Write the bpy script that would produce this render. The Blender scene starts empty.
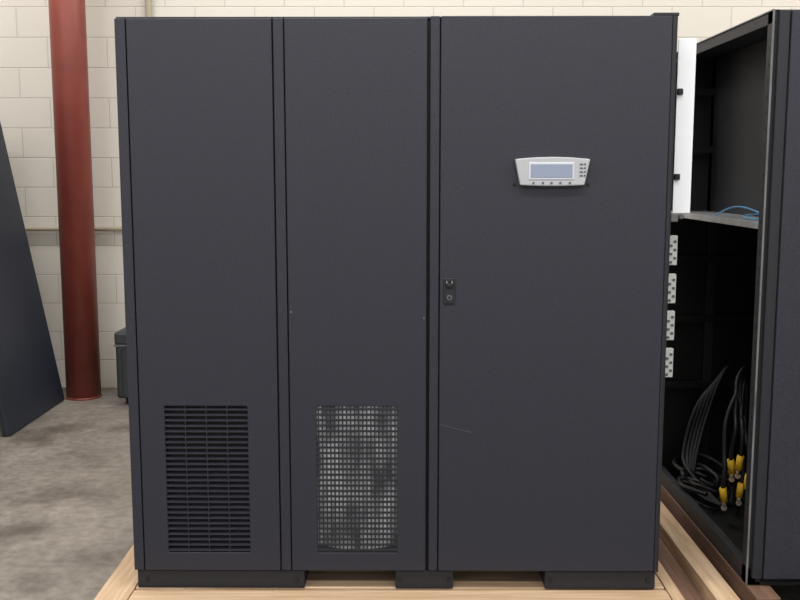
import bpy, bmesh, math, random
from mathutils import Vector
random.seed(4)
sc=bpy.context.scene
sc.view_settings.view_transform='Standard'

# ---------------- materials ----------------
def mat(name,col,rough=.5,metal=0.0,noise=None,bump=None,emit=None,spec=None):
    m=bpy.data.materials.new(name); m.use_nodes=True
    nt=m.node_tree; b=nt.nodes['Principled BSDF']
    b.inputs['Base Color'].default_value=(*col,1); b.inputs['Roughness'].default_value=rough
    b.inputs['Metallic'].default_value=metal
    if spec is not None: b.inputs['Specular IOR Level'].default_value=spec
    tc=nt.nodes.new('ShaderNodeTexCoord')
    if noise:
        sc_,amt=noise
        n=nt.nodes.new('ShaderNodeTexNoise'); n.inputs['Scale'].default_value=sc_; n.inputs['Detail'].default_value=6
        nt.links.new(tc.outputs['Object'],n.inputs['Vector'])
        r=nt.nodes.new('ShaderNodeValToRGB')
        r.color_ramp.elements[0].position=.3; r.color_ramp.elements[1].position=.7
        r.color_ramp.elements[0].color=(*[c*(1-amt) for c in col],1)
        r.color_ramp.elements[1].color=(*[min(1,c*(1+amt)) for c in col],1)
        nt.links.new(n.outputs['Fac'],r.inputs['Fac']); nt.links.new(r.outputs['Color'],b.inputs['Base Color'])
    if bump:
        s,st,d=bump
        n=nt.nodes.new('ShaderNodeTexNoise'); n.inputs['Scale'].default_value=s; n.inputs['Detail'].default_value=3
        nt.links.new(tc.outputs['Object'],n.inputs['Vector'])
        bp=nt.nodes.new('ShaderNodeBump'); bp.inputs['Strength'].default_value=st; bp.inputs['Distance'].default_value=d
        nt.links.new(n.outputs['Fac'],bp.inputs['Height']); nt.links.new(bp.outputs['Normal'],b.inputs['Normal'])
    if emit:
        b.inputs['Emission Color'].default_value=(*emit[0],1); b.inputs['Emission Strength'].default_value=emit[1]
    return m

M={}
M['paint']=mat('charcoal_powder_coat',(.0195,.0208,.0325),.55,noise=(230,.35),bump=(480,.6,.0014))
M['paint2']=mat('charcoal_powder_coat_frame',(.013,.014,.020),.55,bump=(420,.4,.0010))
M['navy']=mat('dark_blue_panel_paint',(.015,.021,.035),.5,noise=(120,.15))
M['black']=mat('black_chassis',(.004,.004,.005),.6)
M['inner']=mat('black_inner_sheet',(.007,.0065,.0065),.45,noise=(4,.6))
M['slat']=mat('louvre_black',(.012,.012,.016),.5)
M['edge']=mat('worn_edge_metal',(.18,.18,.18),.5,metal=.1,noise=(6,.5))
M['gray']=mat('galvanised_steel',(.40,.41,.43),.4,metal=.5,noise=(15,.2))
M['silver']=mat('silver_plastic',(.48,.49,.51),.4,metal=.15)
M['lcdframe']=mat('lcd_surround',(.60,.63,.69),.35)
M['lcd']=mat('lcd_glass',(.27,.32,.42),.2)
M['btn']=mat('button_gray',(.10,.10,.12),.4)
M['white']=mat('white_sheet',(.93,.95,.98),.4)
M['conn']=mat('connector_white',(.6,.6,.58),.5)
M['red']=mat('red_oxide_paint',(.22,.044,.031),.42,noise=(6,.12))
M['beige']=mat('beige_conduit_paint',(.46,.41,.30),.5)
M['cable']=mat('black_cable',(.006,.006,.007),.5,spec=.35)
M['yellow']=mat('yellow_tape',(.85,.52,.02),.4)
M['blue']=mat('blue_wire',(.10,.38,.65),.4)
M['copper']=mat('tinned_lug',(.7,.6,.5),.35,metal=.5)
M['scratch']=mat('scratch_mark',(.065,.065,.07),.6)
M['ceil']=mat('ceiling_paint',(.7,.7,.68),.8,noise=(1,.05))
M['case']=mat('case_plastic',(.026,.030,.032),.5,noise=(8,.2))

def wood(name,c1,c2,axis):
    m=bpy.data.materials.new(name); m.use_nodes=True; nt=m.node_tree; b=nt.nodes['Principled BSDF']
    tc=nt.nodes.new('ShaderNodeTexCoord'); mp=nt.nodes.new('ShaderNodeMapping')
    mp.inputs['Scale'].default_value=(2,30,30) if axis=='x' else (30,2,30)
    n=nt.nodes.new('ShaderNodeTexNoise'); n.inputs['Scale'].default_value=1.6; n.inputs['Detail'].default_value=8; n.inputs['Distortion'].default_value=.6
    r=nt.nodes.new('ShaderNodeValToRGB')
    r.color_ramp.elements[0].position=.3; r.color_ramp.elements[1].position=.65
    r.color_ramp.elements[0].color=(*c2,1); r.color_ramp.elements[1].color=(*c1,1)
    nt.links.new(tc.outputs['Object'],mp.inputs['Vector']); nt.links.new(mp.outputs[0],n.inputs['Vector'])
    nt.links.new(n.outputs['Fac'],r.inputs['Fac']); nt.links.new(r.outputs[0],b.inputs['Base Color'])
    b.inputs['Roughness'].default_value=.7
    return m
M['woodx']=wood('pine_x',(.68,.50,.33),(.48,.31,.18),'x')
M['woody']=wood('pine_y',(.68,.50,.33),(.48,.31,.18),'y')
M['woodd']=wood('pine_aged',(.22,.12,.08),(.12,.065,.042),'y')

def wallmat():
    m=bpy.data.materials.new('painted_concrete_block'); m.use_nodes=True; nt=m.node_tree; b=nt.nodes['Principled BSDF']
    tc=nt.nodes.new('ShaderNodeTexCoord'); sp=nt.nodes.new('ShaderNodeSeparateXYZ'); cb=nt.nodes.new('ShaderNodeCombineXYZ')
    ad=nt.nodes.new('ShaderNodeMath'); ad.operation='ADD'
    nt.links.new(tc.outputs['Object'],sp.inputs[0])
    nt.links.new(sp.outputs['X'],ad.inputs[0]); nt.links.new(sp.outputs['Y'],ad.inputs[1])
    nt.links.new(ad.outputs[0],cb.inputs['X']); nt.links.new(sp.outputs['Z'],cb.inputs['Y'])
    br=nt.nodes.new('ShaderNodeTexBrick'); br.inputs['Scale'].default_value=1
    br.inputs['Brick Width'].default_value=.405; br.inputs['Row Height'].default_value=.203
    br.inputs['Mortar Size'].default_value=.005; br.inputs['Mortar Smooth'].default_value=.6
    br.inputs['Color1'].default_value=(.70,.665,.595,1); br.inputs['Color2'].default_value=(.68,.645,.575,1)
    br.inputs['Mortar'].default_value=(.55,.52,.46,1)
    nt.links.new(cb.outputs[0],br.inputs['Vector'])
    n=nt.nodes.new('ShaderNodeTexNoise'); n.inputs['Scale'].default_value=60; n.inputs['Detail'].default_value=6
    nt.links.new(tc.outputs['Object'],n.inputs['Vector'])
    mx=nt.nodes.new('ShaderNodeMath'); mx.operation='MULTIPLY_ADD'; mx.inputs[1].default_value=-1.0
    ml=nt.nodes.new('ShaderNodeMath'); ml.operation='MULTIPLY'; ml.inputs[1].default_value=.25
    nt.links.new(n.outputs['Fac'],ml.inputs[0]); nt.links.new(br.outputs['Fac'],mx.inputs[0]); nt.links.new(ml.outputs[0],mx.inputs[2])
    bp=nt.nodes.new('ShaderNodeBump'); bp.inputs['Strength'].default_value=.4; bp.inputs['Distance'].default_value=.006
    nt.links.new(mx.outputs[0],bp.inputs['Height']); nt.links.new(bp.outputs[0],b.inputs['Normal'])
    nt.links.new(br.outputs['Color'],b.inputs['Base Color']); b.inputs['Roughness'].default_value=.6
    return m
M['wall']=wallmat()

def floormat():
    m=bpy.data.materials.new('stained_concrete'); m.use_nodes=True; nt=m.node_tree; b=nt.nodes['Principled BSDF']
    tc=nt.nodes.new('ShaderNodeTexCoord')
    n=nt.nodes.new('ShaderNodeTexNoise'); n.inputs['Scale'].default_value=1.5; n.inputs['Detail'].default_value=10; n.inputs['Roughness'].default_value=.6; n.inputs['Distortion'].default_value=.5
    r=nt.nodes.new('ShaderNodeValToRGB'); e=r.color_ramp.elements
    e[0].position=.30; e[0].color=(.14,.122,.103,1); e[1].position=.68; e[1].color=(.285,.255,.222,1)
    n2=nt.nodes.new('ShaderNodeTexNoise'); n2.inputs['Scale'].default_value=22; n2.inputs['Detail'].default_value=9
    mx=nt.nodes.new('ShaderNodeMixRGB'); mx.blend_type='OVERLAY'; mx.inputs['Fac'].default_value=.6
    nt.links.new(tc.outputs['Object'],n.inputs['Vector']); nt.links.new(tc.outputs['Object'],n2.inputs['Vector'])
    nt.links.new(n.outputs['Fac'],r.inputs['Fac']); nt.links.new(r.outputs[0],mx.inputs[1]); nt.links.new(n2.outputs['Fac'],mx.inputs[2])
    n3=nt.nodes.new('ShaderNodeTexNoise'); n3.inputs['Scale'].default_value=2.6; n3.inputs['Detail'].default_value=6
    r3=nt.nodes.new('ShaderNodeValToRGB'); r3.color_ramp.elements[0].position=.50; r3.color_ramp.elements[0].color=(1,1,1,1)
    r3.color_ramp.elements[1].position=.66; r3.color_ramp.elements[1].color=(.58,.56,.54,1)
    m3=nt.nodes.new('ShaderNodeMixRGB'); m3.blend_type='MULTIPLY'; m3.inputs['Fac'].default_value=1
    nt.links.new(tc.outputs['Object'],n3.inputs['Vector']); nt.links.new(n3.outputs['Fac'],r3.inputs['Fac'])
    nt.links.new(mx.outputs[0],m3.inputs[1]); nt.links.new(r3.outputs[0],m3.inputs[2])
    nt.links.new(m3.outputs[0],b.inputs['Base Color']); b.inputs['Roughness'].default_value=.48
    return m
M['floor']=floormat()

# ---------------- helpers ----------------
def link(ob,parent=None):
    sc.collection.objects.link(ob)
    if parent: ob.parent=parent
    return ob
def empty(name,loc=(0,0,0)):
    e=bpy.data.objects.new(name,None); e.empty_display_size=.1; e.location=loc; return link(e)
def mesh(name,verts,faces,m,parent=None,bevel=0,seg=2,smooth=False):
    me=bpy.data.meshes.new(name); me.from_pydata(verts,[],faces)
    bm=bmesh.new(); bm.from_mesh(me); bmesh.ops.recalc_face_normals(bm,faces=bm.faces); bm.to_mesh(me); bm.free()
    me.materials.append(m)
    if smooth:
        for p in me.polygons: p.use_smooth=True
    ob=link(bpy.data.objects.new(name,me),parent)
    if bevel:
        md=ob.modifiers.new('bevel','BEVEL'); md.width=bevel; md.segments=seg; md.limit_method='ANGLE'
    return ob
BF=[(0,1,3,2),(4,6,7,5),(0,4,5,1),(2,3,7,6),(0,2,6,4),(1,5,7,3)]
def boxes(name,lst,m,parent=None,bevel=0):
    V=[];F=[]
    for (x0,x1,y0,y1,z0,z1) in lst:
        o=len(V)
        V+=[(x,y,z) for x in (x0,x1) for y in (y0,y1) for z in (z0,z1)]
        F+=[tuple(i+o for i in f) for f in BF]
    return mesh(name,V,F,m,parent,bevel)
def box(name,x0,x1,y0,y1,z0,z1,m,parent=None,bevel=0):
    return boxes(name,[(x0,x1,y0,y1,z0,z1)],m,parent,bevel)
def prism(name,pts,y0,y1,m,parent=None,bevel=0,seg=2):
    n=len(pts)
    V=[(x,y0,z) for x,z in pts]+[(x,y1,z) for x,z in pts]
    F=[tuple(range(n)),tuple(range(2*n-1,n-1,-1))]+[(i,(i+1)%n,n+(i+1)%n,n+i) for i in range(n)]
    return mesh(name,V,F,m,parent,bevel,seg)
def cyl(name,p0,p1,r,m,parent=None,n=24,r2=None):
    p0=Vector(p0);p1=Vector(p1);d=(p1-p0)
    q=d.to_track_quat('Z','Y'); r2=r if r2 is None else r2
    V=[];F=[]
    for p,rr in ((p0,r),(p1,r2)):
        for i in range(n):
            a=2*math.pi*i/n; V.append(tuple(p+q@Vector((rr*math.cos(a),rr*math.sin(a),0))))
    F=[(i,(i+1)%n,n+(i+1)%n,n+i) for i in range(n)]+[tuple(range(n)),tuple(range(n,2*n))]
    ob=mesh(name,V,F,m,parent)
    for p in ob.data.polygons:
        if len(p.vertices)==4: p.use_smooth=True
    return ob
def tube(name,pts,r,m,parent=None):
    cu=bpy.data.curves.new(name,'CURVE'); cu.dimensions='3D'; cu.bevel_depth=r; cu.bevel_resolution=3; cu.use_fill_caps=True
    s=cu.splines.new('NURBS'); s.points.add(len(pts)-1)
    for i,p in enumerate(pts): s.points[i].co=(*p,1)
    s.use_endpoint_u=True; s.order_u=3; s.resolution_u=8
    cu.materials.append(m)
    return link(bpy.data.objects.new(name,cu),parent)
def plate_hole(name,x0,x1,y0,y1,z0,z1,h,m,parent,bevel=.003):
    hx0,hx1,hz0,hz1=h; r=.005; k=5
    inner=[]
    for cx,cz,a0 in ((hx1-r,hz1-r,0),(hx0+r,hz1-r,90),(hx0+r,hz0+r,180),(hx1-r,hz0+r,270)):
        for i in range(k):
            a=math.radians(a0+90*i/(k-1)); inner.append((cx+r*math.cos(a),cz+r*math.sin(a)))
    outer=[(x1,z1),(x0,z1),(x0,z0),(x1,z0)]
    n=len(inner); V=[];F=[]
    for y in (y0,y1):
        V+=[(x,y,z) for x,z in inner]+[(x,y,z) for x,z in outer]
    L=n+4
    for s in (0,L):
        for c in range(4):
            for i in range(k-1):
                F.append((s+c*k+i,s+c*k+i+1,s+n+c))
            F.append((s+c*k+k-1,s+((c+1)*k)%n,s+n+(c+1)%4,s+n+c))
    for i in range(n): F.append((i,(i+1)%n,L+(i+1)%n,L+i))
    for i in range(4): F.append((n+i,n+(i+1)%4,L+n+(i+1)%4,L+n+i))
    return mesh(name,V,F,m,parent,bevel)

# ---------------- room ----------------
WY=3.62
box('floor',-6,6,-7,WY+.2,-.1,0,M['floor'])
box('wall_back',-6,6,WY,WY+.2,0,4.6,M['wall'])
box('wall_left',-6.2,-6,-7,WY,0,4.6,M['wall'])
box('wall_right',6,6.2,-7,WY,0,4.6,M['wall'])
box('ceiling',-6.2,6.2,-7,WY+.2,4.6,4.7,M['ceil'])

e=empty('red_pipe_column',(-2.165,3.34,0))
cyl('shaft',(0,0,.0),(0,0,4.6),.114,M['red'],e,48)
cyl('weld_collar',(0,0,.0),(0,0,.014),.119,M['red'],e,48,.115)
e=empty('wall_conduit',(0,WY-.03,1.135))
cyl('run',(-5.9,0,0),(5.9,0,0),.017,M['beige'],e,20)
for x in (-4.2,-2.75,-1.2,.5,2.2,4):
    boxes('strap_%d'%int(x*10),[(x-.012,x+.012,-.024,.03,-.03,.03)],M['beige'],e,.003)
e=empty('vertical_conduit',(-1.70,WY-.03,0))
cyl('run',(0,0,1.17),(0,0,4.6),.022,M['beige'],e,20)
boxes('junction_box',[(-.06,.06,-.05,.03,1.17,1.30)],M['beige'],e,.006)
for z in (2.9,3.8): boxes('strap_%d'%int(z*10),[(-.04,.04,-.026,.03,z-.012,z+.012)],M['beige'],e,.003)

# ---------------- main cabinet ----------------
Z0,Z1=.176,1.998
cab=empty('ups_cabinet',(-.006,0,0))
box('chassis',-.889,.873,.026,.85,Z0,Z1-.004,M['black'],cab,.003)
boxes('side_skin',[(-.893,-.887,.02,.85,Z0,Z1),(.871,.877,.004,.85,Z0,Z1+.004)],M['paint2'],cab,.001)
box('top_cap',-.893,.877,.02,.85,Z1-.004,Z1+.004,M['paint2'],cab,.002)
box('top_lip',.80,.880,.0,.05,Z1+.002,Z1+.012,M['paint2'],cab,.002)
boxes('plinth',[(-.886,-.318,.012,.84,.113,Z0),(-.010,.186,.012,.84,.113,Z0),(.497,.870,.012,.84,.113,Z0)],M['paint2'],cab,.003)
boxes('plinth_bolts',[(x,x+.012,.006,.013,.138,.150) for x in (-.86,-.35,.0,.165,.51,.84)],M['black'],cab,.002)
VT,VB=.748,.244
v1=(-.774,-.499,VB,VT); v2=(-.271,-.004,VB,VT)
plate_hole('door_1',-.856,-.398,0,.022,Z0+.004,Z1-.004,v1,M['paint'],cab)
box('door_1_edge',-.893,-.8595,.001,.022,Z0+.004,Z1-.004,M['paint'],cab,.003)
plate_hole('door_2',-.358,.092,0,.022,Z0+.004,Z1-.003,v2,M['paint'],cab)
box('door_2_edge',-.394,-.3615,.001,.022,Z0+.004,Z1-.003,M['paint'],cab,.003)
box('door_3',.135,.859,-.004,.022,Z0+.006,Z1+.002,M['paint'],cab,.003)
box('door_3_edge',.102,.1315,-.003,.022,Z0+.006,Z1+.002,M['paint'],cab,.003)
box('door_3_hinge_edge',.8605,.8725,.0,.022,Z0+.006,Z1+.002,M['paint2'],cab,.002)
# door 1: angled louvre blades
x0,x1,z0,z1=v1; nl=27; p=(z1-z0)/nl; V=[];F=[]
for i in range(nl):
    z=z0+p*(i+.5); o=len(V)
    prof=[(.001,z-p*.26),(.001,z-p*.05),(.014,z+p*.16),(.014,z-p*.04)]
    for x in (x0-.003,x1+.003): V+=[(x,a,b_) for a,b_ in prof]
    F+=[(o,o+1,o+2,o+3),(o+4,o+7,o+6,o+5)]+[(o+j,o+4+j,o+4+(j+1)%4,o+(j+1)%4) for j in range(4)]
mesh('vent_1_louvres',V,F,M['paint'],cab)
boxes('vent_1_bars',[(x-.0014,x+.0014,.0014,.012,z0-.002,z1+.002) for x in (-.706,-.636,-.567)],M['paint'],cab)
def grille(name,h,n,bars,hf,y0,y1,slatm,bw):
    x0,x1,z0,z1=h; p=(z1-z0)/n
    boxes(name,[(x0-.003,x1+.003,y0,y1,z0+p*(i+.5)-p*hf/2,z0+p*(i+.5)+p*hf/2) for i in range(n)],slatm,cab,.0012)
    boxes(name+'_bars',[(x-bw/2,x+bw/2,y0+.0004,y0+.006,z0-.002,z1+.002) for x in bars],slatm,cab)
n=20; w=(v2[1]-v2[0])/n
grille('vent_2_grille',v2,27,[v2[0]+w*(i+.5) for i in range(n)],.40,.0005,.0045,M['paint2'],.0045)
fm=bpy.data.materials.new('filter_media'); fm.use_nodes=True; nt=fm.node_tree; b=nt.nodes['Principled BSDF']
tc=nt.nodes.new('ShaderNodeTexCoord'); nn=nt.nodes.new('ShaderNodeTexNoise'); nn.inputs['Scale'].default_value=9; nn.inputs['Detail'].default_value=5
mp=nt.nodes.new('ShaderNodeMapping'); mp.inputs['Scale'].default_value=(1.8,1,.6)
rr=nt.nodes.new('ShaderNodeValToRGB'); rr.color_ramp.elements[0].position=.38; rr.color_ramp.elements[0].color=(.15,.15,.16,1)
rr.color_ramp.elements[1].position=.60; rr.color_ramp.elements[1].color=(.92,.92,.92,1)
nt.links.new(tc.outputs['Object'],mp.inputs[0]); nt.links.new(mp.outputs[0],nn.inputs['Vector']); nt.links.new(nn.outputs['Fac'],rr.inputs[0]); nt.links.new(rr.outputs[0],b.inputs['Base Color'])
b.inputs['Roughness'].default_value=.45
V=[];F=[];NP=10
for i in range(NP*2+1):
    x=v2[0]-.003+(v2[1]-v2[0]+.006)*i/(NP*2); y=.0065 if i%2 else .011
    V+=[(x,y,v2[2]-.003),(x,y,v2[3]+.003)]
F=[(2*i,2*i+2,2*i+3,2*i+1) for i in range(NP*2)]
mesh('vent_2_filter',V,F,fm,cab)
cN=16; pts=[(v2[0]+(v2[1]-v2[0])*i/cN, v2[2]+.010+.018*abs(2*i/cN-1)**2.2) for i in range(cN+1)]
prism('vent_2_lower_bow',pts+[(v2[1],v2[2]-.002),(v2[0],v2[2]-.002)],.0047,.0062,M['paint2'],cab)

cxp,czp=.490,1.517
def outline(w1,w2,h,arc):
    pts=[]; N=14
    for i in range(N+1):
        t=-1+2*i/N; pts.append((cxp+t*w1/2, czp+h/2-arc*t*t))
    for i in range(N+1):
        t=1-2*i/N; pts.append((cxp+t*w2/2, czp-h/2+arc*.4*t*t))
    return pts
prism('display_bezel',outline(.238,.204,.092,.007),-.024,-.003,M['silver'],cab,.004,3)
box('lcd_surround',.414,.559,-.0265,-.022,1.491,1.546,M['lcdframe'],cab,.002)
box('lcd_screen',.420,.553,-.0275,-.0255,1.497,1.540,M['lcd'],cab,.001)
boxes('display_led_column',[(.575,.586,-.0265,-.023,z,z+.004) for z in (1.502,1.514,1.526,1.538)],M['btn'],cab,.001)
for i,z in enumerate((1.504,1.516,1.528,1.540)):
    cyl('display_led_%d'%i,(.592,-.0265,z),(.592,-.022,z),.0025,M['black'],cab,10)
for i,x in enumerate((.43,.46,.487,.515,.545)):
    cyl('display_button_%d'%i,(x,-.0275,1.481),(x,-.022,1.481),.0035,M['btn'],cab,16)
boxes('display_clips',[(.368,.376,-.010,-.003,1.473,1.480),(.603,.611,-.010,-.003,1.473,1.480)],M['black'],cab,.001)
box('latch_plate',.147,.185,-.0085,-.003,1.090,1.175,M['slat'],cab,.004)
box('latch_recess',.153,.179,-.0095,-.008,1.140,1.168,M['black'],cab,.001)
box('latch_paddle',.158,.174,-.014,-.008,1.146,1.158,M['slat'],cab,.002)
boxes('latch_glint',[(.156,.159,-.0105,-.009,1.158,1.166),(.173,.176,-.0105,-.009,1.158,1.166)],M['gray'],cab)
cyl('latch_lock',(.166,-.012,1.112),(.166,-.008,1.112),.009,M['btn'],cab,20)
cyl('latch_keyway',(.166,-.0128,1.112),(.166,-.0118,1.112),.004,M['black'],cab,12)
tube('scratch',[(.135,-.0043,.690),(.16,-.0043,.682),(.20,-.0043,.672),(.245,-.0043,.662)],.0008,M['scratch'],cab)
boxes('paint_chips',[(-.3515,-.347,-.0008,.001,1.060,1.066),(.082,.086,-.0008,.001,1.04,1.046)],M['edge'],cab)
box('side_bracket_white',.908,.966,.10,.106,1.381,1.945,M['white'],cab,.001)
box('side_bracket_return',.960,.966,.106,.22,1.381,1.945,M['white'],cab,.001)
boxes('side_bracket_arm',[(.876,.92,.106,.125,1.42,1.44),(.876,.92,.106,.125,1.88,1.90)],M['black'],cab)
boxes('side_bracket_clips',[(.908,.926,.088,.102,1.765,1.785),(.908,.926,.088,.102,1.49,1.51)],M['black'],cab,.003)
box('side_bracket_foot',.900,.925,.09,.13,1.352,1.381,M['edge'],cab,.003)
cyl('side_bracket_knob',(.935,.085,1.37),(.935,.11,1.37),.008,M['btn'],cab,14)
box('terminal_rail',.876,.918,.15,.30,.80,1.33,M['black'],cab,.002)
for i,z in enumerate((1.254,1.124,.997,.868)):
    boxes('terminal_block_%d'%i,[(.910,.940,.14,.16,z-.05,z+.05)],M['conn'],cab,.002)
    boxes('terminal_slots_%d'%i,[(.914+(k%2)*.013,.923+(k%2)*.013,.1375,.142,z-.044+k*.014,z-.036+k*.014) for k in range(6)],M['btn'],cab)
cab.rotation_euler=(0,0,math.radians(-.4))

# ---------------- pallet (main) ----------------
p=empty('shipping_pallet')
boxes('deck_boards',[(-.90,.90,y,y+.13,.088,.1125) for y in (-.13,.02,.17,.32,.47,.62,.77)],M['woodx'],p,.003)
boxes('side_boards',[(-1.015,-.905,-.13,1.0,.088,.1125)],M['woody'],p,.003)
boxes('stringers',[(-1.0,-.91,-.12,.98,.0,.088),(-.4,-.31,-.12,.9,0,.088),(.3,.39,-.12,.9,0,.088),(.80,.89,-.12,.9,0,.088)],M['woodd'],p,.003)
boxes('right_runner',[(1.050,1.128,-.13,1.2,.02,.112)],M['woody'],p,.003)
boxes('right_inner_runner',[(.905,.945,-.13,1.2,.03,.112)],M['woody'],p,.003)
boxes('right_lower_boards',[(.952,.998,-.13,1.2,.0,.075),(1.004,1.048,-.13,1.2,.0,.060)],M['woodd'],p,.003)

# ---------------- open cabinet at right ----------------
c2=empty('open_battery_cabinet')
X0,X1,D2=1.172,1.92,1.22; b0,t0=.13,2.02
box('back_panel',X0,X1,D2-.01,D2,b0,t0,M['inner'],c2)
box('right_panel',X1-.01,X1,0,D2,b0,t0,M['inner'],c2)
box('roof',X0,X1,0,D2,t0-.006,t0,M['paint2'],c2,.001)
box('base_pan',X0+.01,X1,0,D2,b0,b0+.012,M['inner'],c2)
boxes('frame_posts',[(X0,X0+.045,.0,.006,b0,t0),(X0,X0+.006,.006,.05,b0,t0),(X0,X0+.006,D2-.06,D2,b0,t0),
   (X0,X0+.006,0,D2,t0-.04,t0),(X0,X0+.03,0,D2,b0-.0,b0+.06)],M['paint2'],c2,.001)
box('post_edge_trim',X0-.003,X0+.002,-.003,.003,b0,t0,M['edge'],c2)
box('top_edge_trim',X0-.003,X0+.0015,0,D2,t0-.002,t0+.002,M['edge'],c2)
boxes('post_holes',[(X0-.001,X0+.001,.024,.030,z*.05+.3,z*.05+.308) for z in range(33)],M['black'],c2)
box('door_panel',X0+.048,X1,-.024,0,b0+.03,t0-.004,M['paint'],c2,.003)
box('door_panel_edge',X0+.012,X0+.045,-.018,0,b0+.03,t0-.004,M['paint2'],c2,.002)
box('shelf',X0+.004,X1-.01,.06,D2-.01,1.338,1.348,M['gray'],c2,.001)
box('shelf_lip',X0+.003,X0+.006,.06,D2-.02,1.330,1.352,M['gray'],c2,.001)
box('inner_divider',X0+.20,X0+.206,.50,D2-.01,1.35,t0-.01,M['paint2'],c2)
boxes('inner_uprights',[(X0+.20,X0+.24,D2-.05,D2-.01,b0,t0-.01),(X0+.40,X0+.44,.7,.74,b0,1.336)],M['paint2'],c2,.002)
boxes('inner_brackets',[(X0+.02,X0+.42,D2-.06,D2-.045,z,z+.03) for z in (.55,.85,1.12,1.6,1.85)],M['inner'],c2,.002)
p2=empty('timber_skid')
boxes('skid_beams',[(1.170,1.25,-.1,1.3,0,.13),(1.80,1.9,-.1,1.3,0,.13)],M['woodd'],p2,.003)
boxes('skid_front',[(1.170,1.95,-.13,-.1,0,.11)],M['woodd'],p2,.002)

cb=empty('cable_bundle',(0,0,0))
for k in range(8):
    cx,cy=1.29+random.uniform(-.03,.03),.88+random.uniform(-.08,.06); r=random.uniform(.07,.13)
    pts=[]; z=.155+k*.012; ph=random.uniform(0,6)
    for i in range(11):
        a=ph+i*2*math.pi/12; rr_=r*random.uniform(.85,1.2)
        pts.append((cx+rr_*.75*math.cos(a),cy+rr_*1.6*math.sin(a),z+.015*math.sin(2*a)+.015*(k%3)))
    tube('coil_%d'%k,pts,.0085,M['cable'],cb)
for k in range(5):
    o=.022*k
    tube('drape_%d'%k,[(1.52,1.00,.40),(1.50-o*.3,1.03,.60),(1.44-o*.5,1.03,.70-.02*k),(1.38-o,1.0,.60-.02*k),(1.32-o,.97,.43-.03*k),(1.26-o*.4,.9,.26),(1.23+o*.5,.8,.165+.01*k),(1.32,.7,.16)],.0085,M['cable'],cb)
lug=[(1.333,.55,.405),(1.269,.55,.275),(1.342,.55,.295),(1.312,.60,.375),(1.350,.5,.345)]
for k,(x,y,z) in enumerate(lug):
    tube('lead_%d'%k,[(1.50,.95,.35),(1.48,.90,.60),(1.44,.82,.70+.01*k),(1.40-.01*k,.74,.66),(x+.035,.66,.54),(x+.018,.60,z+.14),(x+.006,y,z+.07),(x,y,z)],.0085,M['cable'],cb)
    dx=.008*(-1)**k
    cyl('yellow_wrap_%d'%k,(x,y,z+.012),(x-dx,y,z-.045),.0135,M['yellow'],cb,14)
    if k<4:
        cyl('lug_barrel_%d'%k,(x-dx,y,z-.045),(x-dx,y,z-.062),.008,M['copper'],cb,12)
        cyl('lug_eye_%d'%k,(x-dx,y-.003,z-.070),(x-dx,y+.003,z-.070),.011,M['copper'],cb,16)
e=empty('blue_wire_coil',(0,0,0))
tube('wire',[(1.22,.62,1.353),(1.235,.50,1.395),(1.27,.38,1.385),(1.285,.26,1.357),(1.24,.22,1.354),(1.22,.32,1.356),(1.27,.46,1.362),(1.29,.3,1.37)],.003,M['blue'],e)

# ---------------- leaning panel + cabinet behind it ----------------
lp=empty('leaning_side_panel',(-2.26,2.32,0)); 
box('sheet',-.022,0,0,.92,.006,2.0,M['navy'],lp,.003)
boxes('flange',[(-.045,-.022,0,.02,.006,2.0),(-.045,-.022,.90,.92,.006,2.0),(-.045,-.022,.02,.90,1.98,2.0),(-.045,-.022,.02,.9,.006,.026)],M['paint2'],lp,.002)
lp.rotation_euler=(0,math.radians(-10.3),0)
s=empty('stored_cabinet',(0,0,0))
box('body',-3.3,-2.655,2.3,3.25,.06,1.86,M['paint2'],s,.004)
box('door_skin',-3.28,-2.68,2.275,2.3,.08,1.84,M['paint'],s,.004)
boxes('feet',[(-3.28,-3.18,2.33,3.2,0,.06),(-2.78,-2.68,2.33,3.2,0,.06)],M['black'],s)
box('handle',-2.74,-2.71,2.255,2.275,.95,1.1,M['gray'],s,.004)

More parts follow.
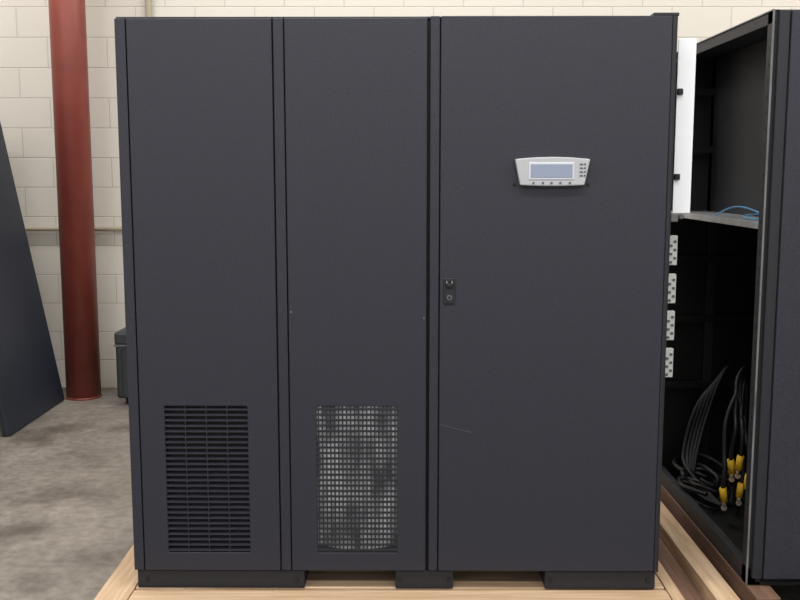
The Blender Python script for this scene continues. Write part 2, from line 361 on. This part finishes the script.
# equipment case
e=empty('equipment_case',(-1.86,3.08,0))
box('shell',0,.62,0,.40,.05,.40,M['case'],e,.012)
box('lid',-.006,.626,-.006,.406,.405,.49,M['case'],e,.015)
box('rim',-.008,.628,-.008,.408,.396,.408,M['btn'],e,.002)
boxes('latches',[(.1,.16,-.018,-.004,.36,.44),(.46,.52,-.018,-.004,.36,.44)],M['btn'],e,.004)
boxes('ribs',[(x,x+.02,-.008,.0,.07,.38) for x in (.02,.22,.38,.58)],M['case'],e,.003)
boxes('side_handle',[(-.02,-.006,.12,.28,.26,.29)],M['btn'],e,.004)
for i,(a,b_) in enumerate([(.06,.06),(.56,.06),(.06,.34),(.56,.34)]):
    cyl('caster_%d'%i,(a-.012,b_,.026),(a+.012,b_,.026),.026,M['black'],e,18)
    box('caster_fork_%d'%i,a-.018,a+.018,b_-.012,b_+.012,.03,.052,M['btn'],e)

# ---------------- lights ----------------
def fixture(x,y,power,L=2.4,W=.5):
    f=empty('ceiling_light_fixture',(x,y,4.45))
    box('housing',-L/2,L/2,-W/2,W/2,.02,.10,M['white'],f,.01)
    boxes('hanger',[(-L*.4,-L*.4+.02,-.01,.01,.10,.15),(L*.4,L*.4+.02,-.01,.01,.10,.15)],M['gray'],f)
    l=bpy.data.lights.new('tube_light','AREA'); l.shape='RECTANGLE'; l.size=L*.95; l.size_y=W*.9; l.energy=power; l.color=(1,.975,.95)
    o=link(bpy.data.objects.new('tube_light',l),f); o.location=(0,0,0.0)
for x in (-3.2,0,3.2):
    fixture(x,2.3,74); fixture(x,-1.6,82); fixture(x,-4.6,88)

w=bpy.data.worlds.new('ambient_fill'); sc.world=w; w.use_nodes=True  # added ambient fill, brightens the front through the room's open side
w.node_tree.nodes['Background'].inputs[0].default_value=(.92,.95,1,1); w.node_tree.nodes['Background'].inputs[1].default_value=.75

cam=bpy.data.cameras.new('camera'); cam.sensor_width=36; cam.lens=960/800*36
co=link(bpy.data.objects.new('camera',cam)); co.location=(0,-3.097,1.505)
co.rotation_euler=(math.radians(90-7.4),0,0); sc.camera=co
